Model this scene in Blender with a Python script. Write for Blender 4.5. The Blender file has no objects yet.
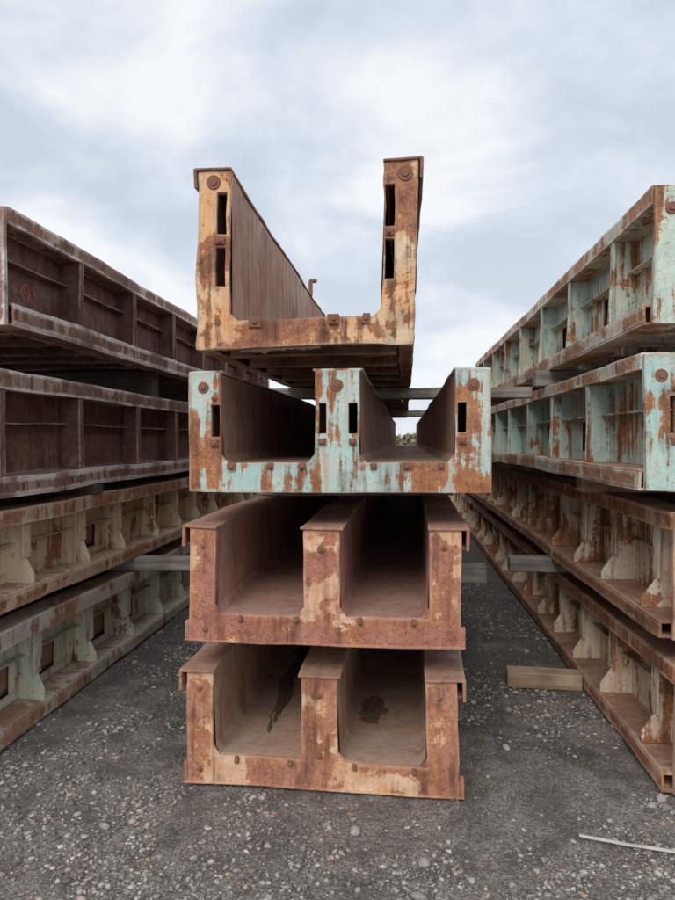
import bpy, bmesh, math, random
import numpy as np
from mathutils import Vector, noise
random.seed(7); np.random.seed(7)
S = bpy.context.scene
S.view_settings.view_transform='Standard'; S.view_settings.look='None'; S.view_settings.exposure=0

# ------------------------------------------------------------ node helpers
def newmat(name):
    m=bpy.data.materials.new(name); m.use_nodes=True
    nt=m.node_tree; nt.nodes.clear()
    out=nt.nodes.new('ShaderNodeOutputMaterial'); b=nt.nodes.new('ShaderNodeBsdfPrincipled')
    nt.links.new(b.outputs[0],out.inputs[0]); return m,nt,b
class NT:
    def __init__(s,nt): s.nt=nt; s.n=nt.nodes; s.l=nt.links
    def put(s,inp,v):
        if isinstance(v,bpy.types.NodeSocket): s.l.new(v,inp)
        else: inp.default_value=v
    def coord(s,kind='Object'): return s.n.new('ShaderNodeTexCoord').outputs[kind]
    def mapping(s,v,scale=(1,1,1),loc=(0,0,0)):
        m=s.n.new('ShaderNodeMapping'); s.l.new(v,m.inputs[0]); m.inputs['Scale'].default_value=scale; m.inputs['Location'].default_value=loc; return m.outputs[0]
    def noise(s,v,scale,detail=6,rough=.6,dist=0,col=False):
        m=s.n.new('ShaderNodeTexNoise'); s.l.new(v,m.inputs['Vector']); m.inputs['Scale'].default_value=scale
        m.inputs['Detail'].default_value=detail; m.inputs['Roughness'].default_value=rough; m.inputs['Distortion'].default_value=dist
        return m.outputs['Color' if col else 'Fac']
    def vor(s,v,scale,feature='F1',out='Distance'):
        m=s.n.new('ShaderNodeTexVoronoi'); m.feature=feature; s.l.new(v,m.inputs['Vector']); m.inputs['Scale'].default_value=scale; return m.outputs[out]
    def ramp(s,f,stops,interp='LINEAR'):
        r=s.n.new('ShaderNodeValToRGB'); s.put(r.inputs[0],f); r.color_ramp.interpolation=interp
        e=r.color_ramp.elements
        while len(e)<len(stops): e.new(.5)
        for i,(p,c) in enumerate(stops):
            e[i].position=p; e[i].color=(c,c,c,1) if isinstance(c,(int,float)) else (*c,1)
        return r.outputs[0]
    def mix(s,f,a,b,mode='MIX'):
        m=s.n.new('ShaderNodeMix'); m.data_type='RGBA'; m.blend_type=mode
        s.put(m.inputs[0],f); 
        s.put(m.inputs[6],a if isinstance(a,bpy.types.NodeSocket) else (*a,1)); s.put(m.inputs[7],b if isinstance(b,bpy.types.NodeSocket) else (*b,1))
        return m.outputs[2]
    def math(s,op,a,b=0,c=0,clamp=False):
        m=s.n.new('ShaderNodeMath'); m.operation=op; m.use_clamp=clamp
        s.put(m.inputs[0],a); s.put(m.inputs[1],b); s.put(m.inputs[2],c); return m.outputs[0]
    def bump(s,h,strength,dist,normal=None):
        m=s.n.new('ShaderNodeBump'); s.put(m.inputs['Height'],h); m.inputs['Strength'].default_value=strength; m.inputs['Distance'].default_value=dist
        if normal: s.l.new(normal,m.inputs['Normal'])
        return m.outputs[0]

def rusty(name, paint, amt, ra, rb, dark, stain=(.58,.24,.09), edge=(.55,.42,.33), edge_amt=.6, seed=0, paint2=None, scale=1.0, streak=.35, mott=.5, ew=.014, soft=.010, grime=.6, dust=.5, speck=.45, chips=.85):
    m,nt,b=newmat(name); T=NT(nt)
    co=T.mapping(T.coord(),loc=(seed*3.1,seed*1.7,seed*2.3))
    n1=T.noise(co,2.8*scale,7,.62,.4)
    n2=T.noise(co,26*scale,5,.7)
    n3=T.noise(co,6*scale,3,.6)
    n4=T.noise(co,130,2,.6)
    st=T.noise(T.mapping(co,scale=(17,17,1.5)),1.0*scale,5,.62)
    v=T.math('ADD',T.math('MULTIPLY',n1,1-streak),T.math('MULTIPLY',st,streak))
    v=T.math('ADD',T.math('MULTIPLY',v,.88),T.math('MULTIPLY',n2,.12))
    th=.5+(.5-amt)*.30
    mask=T.ramp(v,[(th-soft,0),(th+soft,1)])
    halo=T.ramp(v,[(th-.075,0),(th,1)])
    rust=T.mix(T.ramp(n3,[(.36,0),(.64,1)]),ra,rb)
    rust=T.mix(T.ramp(n2,[(.38,mott),(.53,0)]),rust,dark)
    rust=T.mix(T.math('MULTIPLY',halo,.6),rust,stain)
    rust=T.mix(T.ramp(n4,[(.36,speck),(.5,0)]),rust,dark)
    rust=T.mix(T.ramp(n4,[(.56,0),(.68,speck*.7)]),rust,tuple(min(1,c*1.8) for c in rb))
    p2=paint2 or tuple(c*.72 for c in paint)
    pc=T.mix(T.ramp(n3,[(.35,0),(.65,1)]),paint,p2)
    pc=T.mix(T.ramp(st,[(.54,0),(.68,.5)]),pc,stain)
    pc=T.mix(T.ramp(n4,[(.34,speck),(.5,0)]),pc,rb)
    pc=T.mix(T.ramp(n2,[(.61,0),(.65,chips)]),pc,ra)
    col=T.mix(mask,rust,pc)
    gm=T.math('ADD',T.math('MULTIPLY',st,.6),T.math('MULTIPLY',T.noise(T.mapping(co,loc=(5,5,5)),4,4,.6),.4))
    col=T.mix(T.math('MULTIPLY',T.ramp(gm,[(.38,1),(.49,0)]),grime),col,tuple(c*.75 for c in dark))
    # worn edges: distance to the folded edge of each member is stored in the UV map (metres)
    uv=nt.nodes.new('ShaderNodeSeparateXYZ'); nt.links.new(T.coord('UV'),uv.inputs[0])
    ed=T.math('MINIMUM',uv.outputs[0],uv.outputs[1])
    ed=T.math('ADD',ed,T.math('MULTIPLY',T.math('SUBTRACT',n2,.5),.06))
    em=T.math('MULTIPLY',T.ramp(T.math('DIVIDE',ed,ew),[(.45,1),(1,0)]),T.ramp(n1,[(.40,.15),(.55,1)]))
    em=T.math('MULTIPLY',em,edge_amt)
    col=T.mix(em,col,edge)
    ge=nt.nodes.new('ShaderNodeNewGeometry')
    sep=nt.nodes.new('ShaderNodeSeparateXYZ'); nt.links.new(ge.outputs['Normal'],sep.inputs[0])
    up=T.math('MULTIPLY',T.ramp(sep.outputs[2],[(.6,0),(1,1)]),T.ramp(n1,[(.35,dust*.25),(.65,dust)]))
    col=T.mix(up,col,(.40,.29,.225))
    nt.links.new(col,b.inputs['Base Color'])
    rg=T.mix(mask,(.9,.9,.9),(.6,.6,.6)); nt.links.new(rg,b.inputs['Roughness'])
    b.inputs['Specular IOR Level'].default_value=.3
    h=T.math('ADD',T.math('MULTIPLY',mask,.25),T.math('MULTIPLY',n2,.8))
    nt.links.new(T.bump(h,.8,.007),b.inputs['Normal'])
    return m

M={}
# central stack
M['c1f']=rusty('c1_front',(.88,.62,.43),.43,(.42,.17,.105),(.58,.28,.18),(.16,.07,.05),seed=31,streak=.12,mott=.5,scale=1.35,edge=(.68,.44,.30),speck=.3,grime=.75,paint2=(.76,.42,.23),chips=.6)
M['c1s']=rusty('c1_side',(.56,.37,.27),.35,(.38,.19,.13),(.50,.28,.20),(.17,.08,.06),seed=2,speck=.3)
M['c1i']=rusty('c1_inner',(.60,.44,.33),.5,(.42,.25,.18),(.54,.35,.26),(.26,.15,.11),seed=3,edge_amt=.1,stain=(.50,.29,.18),streak=.3,mott=.4,soft=.05,grime=.45,speck=.25)
M['c2f']=rusty('c2_front',(.88,.62,.44),.36,(.42,.16,.11),(.55,.25,.18),(.16,.065,.05),seed=4,streak=.12,mott=.45,scale=1.25,edge=(.66,.40,.28),speck=.3,grime=.7,paint2=(.76,.42,.23),chips=.6)
M['c2s']=rusty('c2_side',(.54,.33,.26),.28,(.38,.165,.12),(.50,.25,.19),(.16,.075,.055),seed=5,speck=.3)
M['c2i']=rusty('c2_inner',(.60,.36,.29),.40,(.45,.215,.17),(.55,.31,.25),(.26,.13,.105),seed=6,edge_amt=.1,stain=(.50,.27,.19),streak=.3,mott=.4,soft=.05,grime=.45,speck=.25)
M['c3f']=rusty('c3_front',(.42,.66,.63),.56,(.36,.14,.075),(.56,.27,.15),(.13,.06,.04),seed=7,streak=.5,paint2=(.60,.71,.64),mott=.5,chips=.5,speck=.35,scale=.85)
M['c3i']=rusty('c3_inner',(.44,.30,.23),.38,(.32,.175,.13),(.42,.255,.195),(.18,.10,.075),seed=8,edge_amt=.4,stain=(.40,.22,.14),mott=.4,soft=.04)
M['c4f']=rusty('c4_front',(.88,.46,.20),.46,(.32,.13,.08),(.50,.24,.15),(.10,.045,.035),seed=9,paint2=(.84,.64,.44),streak=.3,mott=.5,speck=.35,grime=.75)
M['c4s']=rusty('c4_side',(.42,.26,.20),.2,(.25,.13,.095),(.36,.19,.145),(.12,.06,.045),seed=10)
M['c4i']=rusty('c4_inner',(.60,.45,.37),.44,(.41,.25,.195),(.52,.34,.27),(.26,.15,.12),seed=11,edge_amt=.8,edge=(.70,.60,.50),stain=(.46,.28,.19),streak=.5,mott=.3,soft=.05,grime=.5,speck=.25)
# left
M['l4']=rusty('l4_metal',(.38,.26,.22),.16,(.17,.085,.068),(.26,.145,.11),(.06,.035,.03),seed=12,edge=(.60,.52,.47),edge_amt=.5,stain=(.30,.14,.09),mott=.5,soft=.03,dust=.25)
M['l4r']=rusty('l4_rail',(.58,.46,.38),.42,(.21,.115,.087),(.33,.20,.155),(.09,.05,.042),seed=13,edge=(.86,.78,.72),edge_amt=1,stain=(.38,.18,.11),mott=.5,soft=.02,ew=.022,dust=.3)
M['l2']=rusty('l2_metal',(.88,.74,.54),.66,(.34,.17,.09),(.48,.26,.14),(.10,.055,.04),seed=14,paint2=(.80,.69,.50),mott=.6,grime=.6)
M['l2r']=rusty('l2_rail',(.82,.64,.47),.42,(.40,.20,.13),(.54,.31,.21),(.15,.08,.055),seed=15,edge=(.84,.64,.48),edge_amt=.7,grime=.6)
M['l1']=rusty('l1_metal',(.66,.79,.68),.70,(.36,.20,.115),(.50,.30,.19),(.11,.065,.048),seed=16,paint2=(.80,.77,.60),mott=.6,grime=.6)
M['l1r']=rusty('l1_rail',(.76,.75,.63),.60,(.40,.24,.165),(.54,.35,.25),(.16,.095,.07),seed=17,edge=(.84,.74,.62),grime=.55)
# right
M['r4']=rusty('r4_metal',(.76,.82,.68),.62,(.38,.175,.09),(.56,.29,.16),(.11,.06,.042),seed=18,paint2=(.46,.70,.66),streak=.45,mott=.6,grime=.6,chips=.6)
M['r4r']=rusty('r4_rail',(.80,.75,.62),.50,(.40,.22,.14),(.56,.34,.23),(.14,.08,.058),seed=19,edge=(.90,.84,.76),edge_amt=.85,grime=.55)
M['r3']=rusty('r3_metal',(.42,.70,.67),.66,(.38,.175,.09),(.56,.29,.16),(.11,.06,.042),seed=20,paint2=(.62,.76,.66),streak=.45,mott=.6,grime=.6,chips=.5)
M['r2']=rusty('r2_metal',(.90,.81,.66),.56,(.34,.16,.09),(.48,.25,.14),(.10,.055,.04),seed=22,mott=.6,paint2=(.80,.69,.53),grime=.7)
M['r2r']=rusty('r2_rail',(.72,.55,.42),.28,(.31,.135,.085),(.44,.225,.145),(.12,.062,.045),seed=23,edge_amt=.75,edge=(.74,.49,.33),grime=.7)
def plainm(name,c,r=.9):
    m,nt,b=newmat(name); T=NT(nt); co=T.coord()
    col=T.mix(T.noise(co,30,5),tuple(x*.6 for x in c),tuple(x*1.3 for x in c)); nt.links.new(col,b.inputs['Base Color']); b.inputs['Roughness'].default_value=r
    nt.links.new(T.bump(T.noise(co,60,5),.6,.004),b.inputs['Normal']); return m
M['bolt']=plainm('bolt_rust',(.27,.125,.08))
M['flake']=plainm('rust_flake',(.13,.07,.05))
M['redp']=plainm('red_marker_paint',(.42,.12,.13))
def woodm(name,c1,c2,axis=0):
    m,nt,b=newmat(name); T=NT(nt); co=T.coord()
    sc=[30,30,30]; sc[axis]=1.5
    g=T.noise(T.mapping(co,scale=tuple(sc)),1,6,.65); l=T.noise(co,6,5)
    col=T.mix(T.ramp(g,[(.35,0),(.65,1)]),c1,c2); col=T.mix(T.ramp(l,[(.4,.5),(.6,0)]),col,tuple(x*.5 for x in c1))
    nt.links.new(col,b.inputs['Base Color']); b.inputs['Roughness'].default_value=.9
    nt.links.new(T.bump(g,.8,.006),b.inputs['Normal']); return m
M['wood']=woodm('weathered_timber',(.22,.19,.165),(.50,.445,.39))
M['wood2']=woodm('brown_timber',(.34,.21,.13),(.64,.48,.33))
M['wood3']=woodm('dark_timber',(.06,.045,.038),(.16,.12,.10))

# ------------------------------------------------------------ mesh builder
class B:
    def __init__(s): s.v=[]; s.f=[]; s.m=[]; s.uv=[]
    def prism(s,prof,a0,a1,mat=0,seg=.14,axis='y',caps=True):
        n=max(1,int(math.ceil(abs(a1-a0)/seg))); k=len(prof); b0=len(s.v)
        ar=sum(prof[i][0]*prof[(i+1)%k][1]-prof[(i+1)%k][0]*prof[i][1] for i in range(k))
        if ar<0: prof=prof[::-1]
        for i in range(n+1):
            a=a0+(a1-a0)*i/n
            for p in prof:
                s.v.append((p[0],a,p[1]) if axis=='y' else ((a,p[0],p[1]) if axis=='x' else (p[0],p[1],a)))
        flip=(axis=='y')
        def add(q,uv):
            if flip: q=q[::-1]; uv=uv[::-1]
            s.f.append(q); s.m.append(mat); s.uv+=uv
        for i in range(n):
            for j in range(k):
                j2=(j+1)%k; l=math.hypot(prof[j][0]-prof[j2][0],prof[j][1]-prof[j2][1])
                add([b0+i*k+j,b0+i*k+j2,b0+(i+1)*k+j2,b0+(i+1)*k+j],[(0,l),(l,0),(l,0),(0,l)])
        if caps:
            add([b0+j for j in range(k)][::-1],[(1,1)]*k); add([b0+n*k+j for j in range(k)],[(1,1)]*k)
    def box(s,x0,x1,y0,y1,z0,z1,mat=0,seg=.14):
        d=[x1-x0,y1-y0,z1-z0]; a=d.index(max(d))
        if a==1: s.prism([(x0,z0),(x1,z0),(x1,z1),(x0,z1)],y0,y1,mat,seg,'y')
        elif a==0: s.prism([(y0,z0),(y1,z0),(y1,z1),(y0,z1)],x0,x1,mat,seg,'x')
        else: s.prism([(x0,y0),(x1,y0),(x1,y1),(x0,y1)],z0,z1,mat,seg,'z')
    def sheet(s,prof,a0,a1,mat=0,seg=.14):
        n=max(1,int(math.ceil(abs(a1-a0)/seg))); k=len(prof); b0=len(s.v)
        for i in range(n+1):
            a=a0+(a1-a0)*i/n
            for p in prof: s.v.append((p[0],a,p[1]))
        for i in range(n):
            for j in range(k-1):
                s.f.append([b0+i*k+j,b0+(i+1)*k+j,b0+(i+1)*k+j+1,b0+i*k+j+1]); s.m.append(mat)
                l=math.hypot(prof[j][0]-prof[j+1][0],prof[j][1]-prof[j+1][1])
                if j==0: s.uv+=[(0,1),(0,1),(l,1),(l,1)]
                elif j==k-2: s.uv+=[(l,1),(l,1),(0,1),(0,1)]
                else: s.uv+=[(1,1)]*4
    def plate(s,xs,zs,solid,y0,y1,mat=0):
        e=.03
        def dens(a):
            a=sorted(set(round(x,4) for x in a)); o=[a[0]]
            for p,q in zip(a,a[1:]):
                if q-p>2.4*e:
                    o.append(p+e); n=max(1,int(math.ceil((q-p-2*e)/.09)))
                    o+=[p+e+(q-p-2*e)*i/n for i in range(1,n+1)]; o.append(q)
                else: o+=[(p+q)/2,q]
            return o
        xs=dens(xs); zs=dens(zs); nx,nz=len(xs)-1,len(zs)-1
        idx={}
        def V(i,j,k):
            if (i,j,k) not in idx:
                idx[(i,j,k)]=len(s.v); s.v.append((xs[i],y1 if k else y0,zs[j]))
            return idx[(i,j,k)]
        M_=[[solid((xs[i]+xs[i+1])/2,(zs[j]+zs[j+1])/2) for j in range(nz)] for i in range(nx)]
        g=lambda i,j: 0<=i<nx and 0<=j<nz and M_[i][j]
        def D(i,j):
            if not(g(i,j) and g(i-1,j) and g(i,j-1) and g(i-1,j-1)): return 0.0
            return e
        def F(q,uv=None): s.f.append([V(*t) for t in q]); s.m.append(mat); s.uv+= uv or [(D(t[0],t[1]),1) for t in q]
        T2=[(0,1)]*4
        for i in range(nx):
            for j in range(nz):
                if not M_[i][j]: continue
                F([(i,j,0),(i+1,j,0),(i+1,j+1,0),(i,j+1,0)])
                F([(i,j,1),(i,j+1,1),(i+1,j+1,1),(i+1,j,1)])
                if not g(i-1,j): F([(i,j,0),(i,j+1,0),(i,j+1,1),(i,j,1)],T2)
                if not g(i+1,j): F([(i+1,j,0),(i+1,j,1),(i+1,j+1,1),(i+1,j+1,0)],T2)
                if not g(i,j-1): F([(i,j,0),(i,j,1),(i+1,j,1),(i+1,j,0)],T2)
                if not g(i,j+1): F([(i,j+1,0),(i+1,j+1,0),(i+1,j+1,1),(i,j+1,1)],T2)
    def cyl(s,x,z,r,y0,y1,mat=0,n=12):
        s.prism([(x+r*math.cos(2*math.pi*i/n),z+r*math.sin(2*math.pi*i/n)) for i in range(n)],y0,y1,mat,9,'y')
    def obj(s,name,mats,off=(0,0,0),rotz=0,amp=1.0,warp=None,bev=.002):
        me=bpy.data.meshes.new(name)
        vs=[]
        c,sn=math.cos(rotz),math.sin(rotz)
        for p in s.v:
            if warp: p=warp(p)
            x=p[0]*c-p[1]*sn+off[0]; y=p[0]*sn+p[1]*c+off[1]; z=p[2]+off[2]
            q=Vector((x,y,z))
            d=noise.noise_vector(q*1.1)*.008*amp+noise.noise_vector(q*6)*.0034*amp+noise.noise_vector(q*19)*.0018*amp
            if z<.03: d.z=abs(d.z)
            vs.append(tuple(q+d))
        me.from_pydata(vs,[],s.f)
        for m in mats: me.materials.append(m)
        me.polygons.foreach_set('material_index',s.m)
        ul=me.uv_layers.new(name='UVMap'); ul.data.foreach_set('uv',np.array(s.uv,dtype=np.float32).ravel())
        me.update()
        o=bpy.data.objects.new(name,me); S.collection.objects.link(o)
        if bev:
            md=o.modifiers.new('b','BEVEL'); md.width=bev; md.segments=1; md.limit_method='ANGLE'; md.angle_limit=math.radians(50)
        return o

def form(name,x0,y0,z0,W,L,H,zf,posts,mats,slots=(),rec=.09,tp=.0,bp=.0,lip=.05,step=.9,yoff=.45,rot=0,warp=None,amp=1,ht=.012,bolts=(),ribs=True,gus=0,midrib=True,cap=True,fp=.0,rh=None,face=0,brackets=(),holes=0,torn=False,scribble=None):
    """mats: 0 side metal,1 front frame,2 inner trough,3 rails,4 bolt,5 flake,6 marker paint"""
    b=B()
    ft=.03
    def solid(x,z):
        for (sx0,sx1,sz0,sz1) in slots:
            if sx0<x<sx1 and sz0<z<sz1: return False
        if z<zf: return True
        return any(p0<x<p1 for p0,p1 in posts)
    xs=[0,W]+[q for p in posts for q in p]+[q for sl in slots for q in sl[:2]]
    zs=[0,zf,H]+[q for sl in slots for q in sl[2:]]
    b.plate(xs,zs,solid,0,ft,1)
    b.plate(xs,zs,solid,L-ft,L,1)
    for (a,c) in zip(posts,posts[1:]):
        g=.035
        for yy in ((0.004,ft-.004),):
            b.prism([(a[1]-.004,zf-.004),(a[1]+g,zf-.004),(a[1]-.004,zf+g*1.3)],yy[0],yy[1],1)
            b.prism([(c[0]+.004,zf-.004),(c[0]-g,zf-.004),(c[0]+.004,zf+g*1.3)],yy[0],yy[1],1)
        t=.012
        b.sheet([(a[1]-.006,H-.004),(a[1]-.006+t,zf+.035),(a[1]+t+.02,zf-.005),(c[0]-t-.02,zf-.005),(c[0]+.006-t,zf+.035),(c[0]+.006,H-.004)],ft-.002,L-ft+.002,2)
    y1,y2=ft+.001,L-ft-.001
    if fp:
        b.box(-fp,W+fp,-.008,ft+.004,-.002+.004,.012,1); b.box(-fp,-.001,.0,ft,.0125,zf*.7,1); b.box(W+.001,W+fp,.0,ft,.0125,zf*.7,1)
    if cap:
        for k,(p0,p1) in enumerate(posts):
            a=p0-(tp if k==0 else .014); c=p1+(tp if k==len(posts)-1 else .014)
            if k==0: c=p1+.004
            if k==len(posts)-1: a=p0-.004
            b.box(a,c,-.012 if tp else y1,y2,H+.0015,H+ht,3)
    b.box(-tp-.006,-tp+.008,(-.01 if tp else y1),y2,H-lip,H+ht-.002,3)
    b.box(W+tp-.008,W+tp+.006,(-.01 if tp else y1),y2,H-lip,H+ht-.002,3)
    bh=rh or min(.075,zf*.6)
    for sgn,xe in ((1,0),(-1,W)):
        xa,xb=sorted((xe-sgn*bp,xe+sgn*rec))
        b.box(xa,xb,y1,y2,bh-.012,bh,3); b.box(xa,xb,y1,y2,0,.012,3)
        xo=xe-sgn*bp
        x_a,x_b=sorted((xo-sgn*.002,xo+sgn*.012)); b.box(x_a,x_b,y1,y2,.0125,bh-.0125,3)
        xw0,xw1=sorted((xe+sgn*rec,xe+sgn*(rec+.008)))
        if holes:
            zl=bh+(H-bh)*.12; zh=bh+(H-bh)*.48
            b.box(xw0,xw1,y1,y2,bh+.001,zl,0); b.box(xw0,xw1,y1,y2,zh,H-.002,0)
            yc=y1; y=yoff
            while y<L-.1:
                if random.random()<holes:
                    h0=y+step*random.uniform(.15,.3); h1=y+step*random.uniform(.6,.85)
                    if h0-yc>.02: b.box(xw0,xw1,yc,h0,zl+.0003,zh-.0003,0)
                    yc=h1
                y+=step
            if yc<y2: b.box(xw0,xw1,yc,y2,zl+.0003,zh-.0003,0)
        else:
            b.box(xw0,xw1,y1,y2,bh+.001,H-.002,0)
        x_a,x_b=sorted((xe-sgn*(tp-.010),xe+sgn*rec)); b.box(x_a,x_b,y1,y2,H-lip+.001,H-lip+.010,3)
        y=yoff
        while y<L-.1:
            xs0=xe+sgn*.006; xb0=xe-sgn*(bp-.012)
            pr=[(xs0,H-lip),(xe+sgn*(rec-.001),H-lip),(xe+sgn*(rec-.001),bh+.001),(xb0,bh+.001),(xb0,bh+.03)]
            if gus:
                pr=[(xe+sgn*gus,H-lip),(xe+sgn*(rec-.001),H-lip),(xe+sgn*(rec-.001),bh+.001),(xb0,bh+.001),(xb0,bh+.05),(xe+sgn*gus,bh+.15)]
            yj=y+random.uniform(-.03,.03)
            b.prism(pr,yj,yj+.014,0,9)
            if gus: b.box(*sorted((xe+sgn*(gus-.006),xe+sgn*(gus+.008))),yj-.03,yj+.045,bh+.15,H-lip-.001,0)
            if face: b.box(*sorted((xe+sgn*.000,xe+sgn*.012)),yj-.02,yj+.035,bh+.002,H-lip-.001,0)
            y+=step
        if midrib:
            zc=bh+(H-bh)*.52
            a_,c_=sorted((xe+sgn*(rec-.055),xe+sgn*(rec-.001)))
            b.box(a_,c_,y1,y2-.01,zc,zc+.009,0)
    if ribs:
        y=.30
        while y<L-.1:
            b.box(rec+.01,W-rec-.01,y,y+.012,.004,zf-.008,0); b.box(rec+.01,W-rec-.01,y-.025,y+.04,-.006,.003,0)
            y+=.45
        for xx in (W*.3,W*.7): b.box(xx,xx+.012,y1,y2,.03,zf-.007,0)
    for (bx,bz,br,bh_) in bolts:
        b.cyl(bx,bz,br,-bh_,.002,4)
        b.cyl(bx,bz,br*.5,-bh_-.006,-bh_+.001,4,8)
    for (bx,bz,bw,bh_) in brackets:
        b.box(bx-bw/2,bx+bw/2,-.012,.001,bz,bz+bh_,4); b.cyl(bx,bz+bh_*.5,.010,-.020,-.011,4,8)
    if torn: # torn, rusted-through skin hanging under the front bar
        pts=[.20+.012*i for i in range(31)]
        for a_,c_ in zip(pts,pts[1:]):
            t0=.012+.030*abs(noise.noise(Vector((a_*14,1,0))))+.018*abs(noise.noise(Vector((a_*60,4,0)))); t1=.012+.030*abs(noise.noise(Vector((c_*14,1,0))))+.018*abs(noise.noise(Vector((c_*60,4,0))))
            b.prism([(a_,.004),(c_,.004),(c_,-t1),(a_,-t0)],.006,.012,5,1)
    if scribble: # hand-painted marks on the web facing +x
        sy,sz=scribble; xw=W-rec+.003
        for ln in ([(0,.0),(.03,.05),(.07,.06),(.10,.02),(.08,-.03),(.03,-.04),(0,0)],[(.02,-.09),(.07,-.07),(.11,-.10)],[(.13,.05),(.15,-.02)]):
            for (p,q) in zip(ln,ln[1:]):
                dx,dz=q[0]-p[0],q[1]-p[1]; l=math.hypot(dx,dz); nx_,nz_=-dz/l*.006,dx/l*.006
                b.prism([(sy+p[0]+nx_,sz+p[1]+nz_),(sy+q[0]+nx_,sz+q[1]+nz_),(sy+q[0]-nx_,sz+q[1]-nz_),(sy+p[0]-nx_,sz+p[1]-nz_)],xw-.002,xw+.0015,6,9,'x')
    return b.obj(name,[M[k] for k in mats]+[M['flake'],M['redp']],(x0,y0,z0),rot,amp,warp)

N='steel_formwork_mould'
P1=[(0,.122),(.532,.696),(1.096,1.236)]
R1=-math.radians(.9)
form(N,-.975,2.965,0.0,1.236,9,.525,.135,P1,['c1s','c1f','c1i','c1s','bolt'],rec=.07,tp=.03,lip=.085,rot=R1,fp=.02,amp=1.8,
     bolts=[(.614,.44,.016,.004),(.06,.45,.012,.004),(1.16,.45,.012,.004),(.06,.07,.012,.01),(.614,.16,.013,.01)],
     brackets=[(.235,.105,.02,.03),(.48,.105,.02,.03),(.77,.105,.02,.03),(1.04,.105,.02,.03)])
form(N,-.965,2.955,.675,1.236,9,.525,.135,P1,['c2s','c2f','c2i','c2s','bolt'],rec=.07,tp=.03,lip=.085,rot=R1,fp=.02,amp=1.6,
     bolts=[(.614,.44,.018,.004),(.06,.44,.012,.004),(1.16,.45,.012,.004),(.08,.06,.012,.008)],
     brackets=[(.24,.105,.02,.03),(.50,.105,.02,.03),(.79,.105,.02,.03),(1.03,.105,.02,.03)])
W3=1.367
form(N,-.968,2.955,1.365,W3,11,.545,.135,[(0,.150),(.585,.785),(1.212,W3)],['c3i','c3f','c3i','c3f','bolt'],rec=.08,tp=0,lip=.05,rot=-math.radians(.5),
     slots=[(.105,.145,.255,.40),(.60,.635,.265,.40),(.735,.775,.265,.40),(1.222,1.26,.265,.40)],
     bolts=[(.07,.48,.026,.006),(.685,.48,.028,.006),(1.29,.48,.028,.006),(.12,.43,.012,.012)],
     brackets=[(.12,.21,.032,.032),(.618,.215,.034,.03),(.755,.215,.034,.03),(1.24,.215,.034,.03),(.20,.105,.04,.03),(.38,.105,.03,.03),(.53,.105,.03,.03),(.85,.105,.03,.03),(1.0,.105,.04,.03),(1.15,.105,.03,.03)])
def warp4(p):
    x,y,z=p
    if x>.6: x+=(z-.13)*.030
    return (x,y,z)
form(N,-.925,2.95,2.02,.985,10,.80,.125,[(0,.155),(.835,.985)],['c4s','c4f','c4i','c4s','bolt'],rec=.07,tp=.014,lip=.075,rot=-math.radians(.5),warp=warp4,amp=2.4,torn=True,
     slots=[(.092,.138,.52,.70),(.092,.138,.29,.46),(.842,.885,.52,.70),(.842,.885,.29,.46)],
     bolts=[(.072,.745,.034,.006),(.925,.745,.034,.006)],
     brackets=[(.11,.475,.045,.032),(.865,.475,.04,.032),(.27,.09,.055,.045),(.62,.09,.05,.045),(.77,.09,.035,.045)])
# Right stack
WR=1.40
PR=[(0,.160),(.60,.80),(1.24,WR)]
sl=[(.11,.145,.26,.42),(.62,.65,.26,.42),(.75,.78,.26,.42)]
sl3=[(.105,.14,.26,.42),(.62,.65,.26,.42),(.75,.78,.26,.42)]
bl=[(.07,.51,.028,.006),(.125,.455,.013,.012),(.70,.51,.028,.006)]
bk=[(.125,.21,.032,.032),(.2,.10,.03,.03),(.4,.10,.03,.03)]
form(N,1.125,3.06,2.12,WR,7.0,.61,.15,PR,['r4','r4','c3i','r4r','bolt'],rec=.13,tp=.0,bp=.03,lip=.07,yoff=.62,slots=sl,bolts=bl,brackets=bk,face=1,rh=.095,amp=1.6,holes=.6)
form(N,1.075,3.02,1.375,WR,7.2,.605,.15,PR,['r3','r3','c3i','r4r','bolt'],rec=.13,tp=.0,bp=.02,lip=.065,yoff=.95,slots=sl3,bolts=bl,brackets=bk,face=1,rh=.095,amp=1.6,holes=.5)
form(N,1.215,3.06,.70,WR,14,.565,.14,PR,['r2','r2r','c3i','r2r','bolt'],rec=.15,tp=.0,bp=.05,lip=.07,yoff=.3,step=.62,gus=.03,bolts=bl[:1],rh=.085,amp=1.9,holes=.4)
form(N,1.225,3.04,.015,WR,15,.555,.14,PR,['r2','r2r','c3i','r2r','bolt'],rec=.15,tp=.0,bp=.05,lip=.07,yoff=.35,step=.62,gus=.03,bolts=bl[:1],rh=.085,amp=1.9,holes=.4)
# Left stack
WL=1.40
PL=[(0,.16),(.60,.80),(1.24,WL)]
form(N,-2.05-WL,3.27,2.20,WL,7,.62,.15,PL,['l4','l4r','c3i','l4r','bolt'],rec=.14,bp=.03,lip=.08,yoff=.83,rh=.12,face=1,amp=1.7,scribble=(.36,.25))
form(N,-2.05-WL,2.6,1.30,WL,8,.655,.15,PL,['l4','l4r','c3i','l4r','bolt'],rec=.14,bp=.02,lip=.09,yoff=.62,rh=.11,face=1,amp=1.7)
form(N,-2.06-WL,2.5,.70,WL,9,.52,.14,PL,['l2','l2r','c3i','l2r','bolt'],rec=.14,bp=.03,lip=.08,yoff=.4,step=.62,gus=.03,rh=.09,amp=1.9,holes=.5)
form(N,-2.05-WL,2.5,.01,WL,9,.575,.14,PL,['l1','l1r','c3i','l1r','bolt'],rec=.14,bp=.03,lip=.09,yoff=.5,step=.62,gus=.03,rh=.09,amp=1.9,holes=.75)

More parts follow.
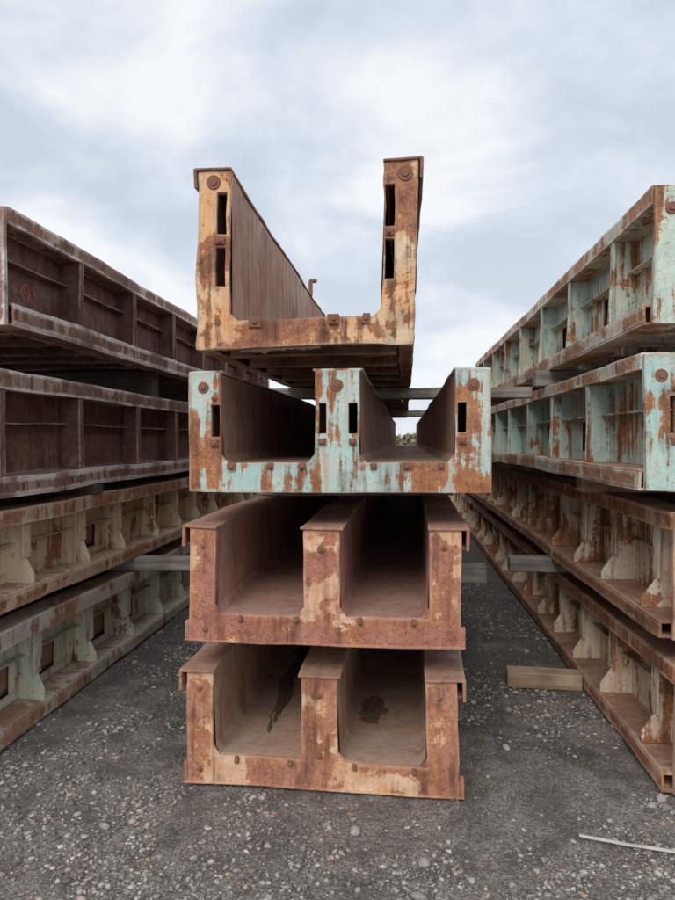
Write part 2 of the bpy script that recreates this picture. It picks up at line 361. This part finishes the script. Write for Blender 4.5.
# ------------------------------------------------------------ timber bearers
def timber(x0,x1,y,z0,z1,w=.10,mat='wood',rot=0):
    b=B(); L=x1-x0
    b.box(-L/2,L/2,-w/2,w/2,0,z1-z0,0,.1)
    b.obj('timber_bearer',[M[mat]],((x0+x1)/2,y,z0),rot,1.2,None,.006)
for y in (5.0,8.2,11.2):
    timber(-1.05,.64 if y<6 else .4,y,.541,.671,.12)
for y in (4.6,8.4): timber(-1.0,.36,y,1.216,1.358,.12)
timber(-1.05,1.02,5.3,1.926,2.01,.14); timber(-1.0,.5,9.2,1.926,2.01,.14)
for y in (5.1,8.6): timber(1.05 if y>6 else 1.0,2.6,y,1.996,2.115,.12)
for y in (4.2,7.6): timber(1.10,2.6,y,1.28,1.37,.12,'wood2')
timber(.85,2.6,5.25,.585,.693,.12); timber(1.2,2.6,9.5,.585,.693,.12)
timber(.70,1.165,4.38,0,.10,.14,'wood2',math.radians(-3))
for y in (5.6,8.2): timber(-3.4,-2.12,y,1.972,2.195,.14,'wood3')
for y in (4.3,8.2): timber(-3.4,-2.03,y,1.236,1.297,.14,'wood3')
for y in (4.95,8.2): timber(-3.4,-1.55,y,.60,.695,.14)

def dirt(name,cx,cy,cz,lx,ly,h,col,k=.7,f=2.2):
    n=60; vs=[];fs=[]
    for i in range(n+1):
        for j in range(n+1):
            u=i/n*2-1; v=j/n*2-1
            w=.45*noise.noise(Vector((cx*3,v*f,1)))
            r=max(0,1-(((u-w)/.6)**2+v**2)+k*noise.noise(Vector((u*2.5,v*6,4)))+.5*k*noise.noise(Vector((u*8,v*22,4))))
            if abs(u)>.97 or abs(v)>.97: r=0
            z=h*min(r,1)**.5*(.5+1.0*abs(noise.noise(Vector((u*4,v*9,cx)))))
            vs.append((cx+u*lx,cy+v*ly,cz-.004+z))
    for i in range(n):
        for j in range(n):
            a=i*(n+1)+j; fs.append((a,a+n+1,a+n+2,a+1))
    me=bpy.data.meshes.new(name); me.from_pydata(vs,[],fs); o=bpy.data.objects.new(name,me); S.collection.objects.link(o); me.materials.append(col); return o
M['dirt']=plainm('dirt',(.15,.09,.06))
dirt('dirt_pile',-.66,4.15,.129,.085,.95,.028,M['dirt'],.35,2.6)
dirt('dirt_pile',-.15,3.6,.129,.12,.2,.014,M['dirt'])

b=B(); b.box(-.012,.012,-.03,.03,0,.12,0); b.box(-.011,.05,-.03,.03,.121,.14,0)
b.obj('steel_bracket',[M['bolt']],(-.755,5.6,2.825),.3,1)

b=B(); b.prism([(.008*math.cos(a*math.pi/3),.006*math.sin(a*math.pi/3)) for a in range(6)],0,.42,0,.04,'x')
M['stick']=plainm('bleached_wood',(.55,.52,.48))
b.obj('stick',[M['stick']],(.72,2.70,.014),math.radians(-14),1.5,None,0)

# ------------------------------------------------------------ ground
def gz(x,y):
    return .016*noise.noise(Vector((x*.8,y*.8,0)))+.014*noise.noise(Vector((x*3,y*3,5)))-.008
def grid_axis(lo,hi,flo,fhi,fine):
    a=[]; v=flo
    while v<fhi: a.append(v); v+=fine
    left=[];v=flo;st=fine
    while v>lo: st*=1.35; v-=st; left.append(max(v,lo))
    right=[];v=a[-1];st=fine
    while v<hi: st*=1.35; v+=st; right.append(min(v,hi))
    return left[::-1]+a+right
xs=grid_axis(-600,600,-4,4,.045); ys=grid_axis(-100,900,.5,9,.045)
vs=[(x,y,gz(x,y) if abs(x)<20 and abs(y)<30 else -.006) for y in ys for x in xs]; nx=len(xs)
fs=[(j*nx+i,j*nx+i+1,(j+1)*nx+i+1,(j+1)*nx+i) for j in range(len(ys)-1) for i in range(nx-1)]
me=bpy.data.meshes.new('ground'); me.from_pydata(vs,[],fs); me.polygons.foreach_set('use_smooth',[True]*len(fs))
g=bpy.data.objects.new('ground',me); S.collection.objects.link(g)
m,nt,bs=newmat('gravel_ground'); T=NT(nt); co=T.coord()
big=T.noise(co,1.1,5,.6,.5); med=T.noise(co,5,5,.65); fine=T.noise(co,70,4,.7)
sy=nt.nodes.new('ShaderNodeSeparateXYZ'); nt.links.new(co,sy.inputs[0])
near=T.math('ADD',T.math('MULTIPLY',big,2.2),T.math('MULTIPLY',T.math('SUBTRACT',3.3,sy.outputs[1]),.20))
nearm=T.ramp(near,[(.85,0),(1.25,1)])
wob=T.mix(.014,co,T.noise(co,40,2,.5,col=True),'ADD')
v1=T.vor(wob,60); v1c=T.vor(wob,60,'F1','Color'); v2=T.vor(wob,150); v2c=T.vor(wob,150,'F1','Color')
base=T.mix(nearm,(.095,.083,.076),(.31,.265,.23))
base=T.mix(T.ramp(med,[(.40,.7),(.58,0)]),base,(.105,.087,.076))
s2=nt.nodes.new('ShaderNodeSeparateColor'); nt.links.new(v2c,s2.inputs[0])
base=T.mix(T.math('MULTIPLY',T.ramp(s2.outputs[0],[(.45,0),(.95,.8)]),T.ramp(med,[(.35,.3),(.6,1)])),base,(.50,.45,.40))
base=T.mix(T.ramp(s2.outputs[1],[(.6,0),(.95,.6)]),base,(.07,.06,.053))
s1=nt.nodes.new('ShaderNodeSeparateColor'); nt.links.new(v1c,s1.inputs[0])
stonemask=T.math('MULTIPLY',T.ramp(s1.outputs[0],[(.70,0),(.74,1)]),T.ramp(v1,[(.30,1),(.38,0)]))
sc=T.mix(s1.outputs[1],(.22,.19,.17),(.60,.56,.51))
base=T.mix(T.math('MULTIPLY',stonemask,T.ramp(med,[(.38,.3),(.6,1)])),base,sc)
base=T.mix(T.ramp(fine,[(.38,.65),(.55,0)]),base,(.065,.055,.048))
nt.links.new(base,bs.inputs['Base Color']); bs.inputs['Roughness'].default_value=.92
h=T.math('ADD',T.math('MULTIPLY',stonemask,.5),T.math('ADD',T.math('MULTIPLY',T.ramp(v2,[(0,1),(.5,0)]),.35),T.math('MULTIPLY',fine,.6)))
nt.links.new(T.bump(h,1.0,.013),bs.inputs['Normal']); me.materials.append(m)

bm=bmesh.new(); bmesh.ops.create_icosphere(bm,subdivisions=1,radius=1); bm.verts.ensure_lookup_table()
tv=np.array([v.co[:] for v in bm.verts]); tf=np.array([[v.index for v in f.verts] for f in bm.faces]); bm.free()
nv=len(tv)
allv=[];cnt=0
NS=34000
while cnt<NS:
    y=1.7+random.random()**1.6*6.0; x=random.uniform(-2.4,1.9)*(.5+y*.14)
    if -1.03<x<.33 and 3.0<y<12: continue
    d=noise.noise(Vector((x*1.1,y*1.1,3)))*1.6+noise.noise(Vector((x*4,y*4,8)))*1.0+.12
    if y<3.1: d+=.10
    if random.random()>max(.05,d*1.2): continue
    r=.0025+.011*random.random()**2.6
    if random.random()<.022: r*=2.1
    a=random.random()*6.28; ca,sa=math.cos(a),math.sin(a)
    sc_=np.array([random.uniform(.8,1.7),random.uniform(.6,1.1),random.uniform(.4,.8)])*r
    q=tv*(1+np.random.uniform(-.34,.34,(nv,1)))*sc_
    q=np.stack([q[:,0]*ca-q[:,1]*sa+x,q[:,0]*sa+q[:,1]*ca+y,q[:,2]+gz(x,y)+r*.25],1)
    allv.append(q); cnt+=1
V=np.concatenate(allv); Fs=np.concatenate([tf+i*nv for i in range(NS)])
me=bpy.data.meshes.new('gravel'); me.vertices.add(len(V)); me.vertices.foreach_set('co',V.ravel())
me.loops.add(Fs.size); me.loops.foreach_set('vertex_index',Fs.ravel()); me.polygons.add(len(Fs))
me.polygons.foreach_set('loop_start',np.arange(0,Fs.size,3)); me.update(); me.validate()
go=bpy.data.objects.new('gravel',me); S.collection.objects.link(go)
m,nt,bs=newmat('gravel_stone'); T=NT(nt)
ge=nt.nodes.new('ShaderNodeNewGeometry')
c=T.ramp(ge.outputs['Random Per Island'],[(0,(.12,.105,.095)),(.3,(.24,.21,.185)),(.6,(.38,.345,.305)),(.85,(.56,.52,.47)),(.93,(.40,.25,.17)),(1,(.72,.69,.64))])
c=T.mix(T.ramp(T.noise(T.coord(),120,3),[(.4,.4),(.6,0)]),c,(.13,.11,.10))
nt.links.new(c,bs.inputs['Base Color']); bs.inputs['Roughness'].default_value=.9; me.materials.append(m)

# small weeds along the edge of the stacks
vs=[];fs=[]
for (wx,wy,nb) in [(-1.25,3.6,26),(-1.12,3.25,18),(-1.5,4.3,20),(.42,3.5,16),(.38,4.2,22),(-1.08,4.6,24),(.36,3.05,12)]:
    for i in range(nb):
        x=wx+random.gauss(0,.03); y=wy+random.gauss(0,.04); z=gz(x,y); a=random.random()*6.28; l=random.uniform(.012,.04); w_=.0025
        dx,dy=math.cos(a),math.sin(a); k=len(vs)
        vs+= [(x-dy*w_,y+dx*w_,z),(x+dy*w_,y-dx*w_,z),(x+dx*l*.4+dy*w_,y+dy*l*.4-dx*w_,z+l*.7),(x+dx*l*.4-dy*w_,y+dy*l*.4+dx*w_,z+l*.7),(x+dx*l,y+dy*l,z+l*.8)]
        fs+= [(k,k+1,k+2,k+3),(k+3,k+2,k+4)]
me=bpy.data.meshes.new('weeds'); me.from_pydata(vs,[],fs); o=bpy.data.objects.new('weeds',me); S.collection.objects.link(o); me.materials.append(plainm('weed_green',(.10,.14,.04)))

# ------------------------------------------------------------ distant trees
vs=[];fs=[]
for i in range(20000):
    x=random.uniform(-120,120); hh=2.2+1.0*noise.noise(Vector((x*.06,0,0)))+.8*noise.noise(Vector((x*.3,2,0)))
    z=random.random()*hh; y=90+random.uniform(-3,3)*(1-z/8)
    s=random.uniform(.15,.4); n=Vector((random.gauss(0,1),random.gauss(0,1),random.gauss(0,1))).normalized(); t=n.orthogonal().normalized(); u=n.cross(t)
    k=len(vs); c0=Vector((x,y,z))
    for a,bb in ((-1,-1),(1,-1),(1,1),(-1,1)): vs.append(tuple(c0+t*a*s+u*bb*s*.7))
    fs.append((k,k+1,k+2,k+3))
me=bpy.data.meshes.new('tree_line'); me.from_pydata(vs,[],fs); o=bpy.data.objects.new('tree_line',me); S.collection.objects.link(o)
m,nt,bs=newmat('foliage'); T=NT(nt); ge=nt.nodes.new('ShaderNodeNewGeometry')
nt.links.new(T.ramp(ge.outputs['Random Per Island'],[(0,(.16,.16,.09)),(.5,(.26,.24,.14)),(1,(.36,.32,.2))]),bs.inputs['Base Color']); bs.inputs['Roughness'].default_value=.8; me.materials.append(m)  # olive leaf tones, paled so distance haze is part of the colour

# ------------------------------------------------------------ sky and sun
w=bpy.data.worlds.new('World'); S.world=w; w.use_nodes=True; nt=w.node_tree; T=NT(nt)
bg=nt.nodes['Background']
sky=nt.nodes.new('ShaderNodeTexSky'); sky.sky_type='NISHITA'; sky.sun_disc=False
EL,AZ=math.radians(42),math.radians(192)
sky.sun_elevation=EL; sky.sun_rotation=AZ
d=T.coord('Generated')
sep=nt.nodes.new('ShaderNodeSeparateXYZ'); nt.links.new(d,sep.inputs[0])
zz=T.math('ADD',T.math('MAXIMUM',sep.outputs[2],0),.45)
cb=nt.nodes.new('ShaderNodeCombineXYZ'); nt.links.new(T.math('DIVIDE',sep.outputs[0],zz),cb.inputs[0]); nt.links.new(T.math('DIVIDE',sep.outputs[1],zz),cb.inputs[1])
cl=T.noise(T.mapping(cb.outputs[0],scale=(1,1.15,1),loc=(4.3,9.2,0)),2.8,8,.56,.35)
cl2=T.noise(T.mapping(cb.outputs[0],loc=(1.3,6.2,0)),1.0,3,.5)
cl=T.math('ADD',T.math('MULTIPLY',cl,.75),T.math('MULTIPLY',cl2,.25))
cc=T.ramp(cl,[(.40,(5.7,6.4,7.4)),(.47,(6.6,7.2,8.1)),(.52,(7.6,8.0,8.6)),(.58,(8.7,8.95,9.2))])
hz=T.ramp(sep.outputs[2],[(0,.45),(.3,0)])
cc=T.mix(hz,cc,(8.6,8.9,9.2))
nt.links.new(T.mix(.96,sky.outputs[0],cc),bg.inputs[0]); bg.inputs[1].default_value=.108
L=bpy.data.lights.new('sun','SUN'); L.energy=1.5; L.angle=math.radians(35); L.color=(1,.96,.91)
lo=bpy.data.objects.new('sun',L); S.collection.objects.link(lo)
sd=Vector((math.sin(AZ)*math.cos(EL),math.cos(AZ)*math.cos(EL),math.sin(EL)))
lo.rotation_euler=sd.to_track_quat('Z','Y').to_euler()

# ------------------------------------------------------------ camera
cd=bpy.data.cameras.new('camera'); co_=bpy.data.objects.new('camera',cd); S.collection.objects.link(co_)
cd.sensor_fit='VERTICAL'; cd.sensor_height=36; cd.sensor_width=27; cd.lens=26.4; cd.clip_end=3000; cd.clip_start=.05
co_.location=(0,0,1.6); co_.rotation_euler=(math.radians(90-.87),0,math.radians(5.4)); S.camera=co_
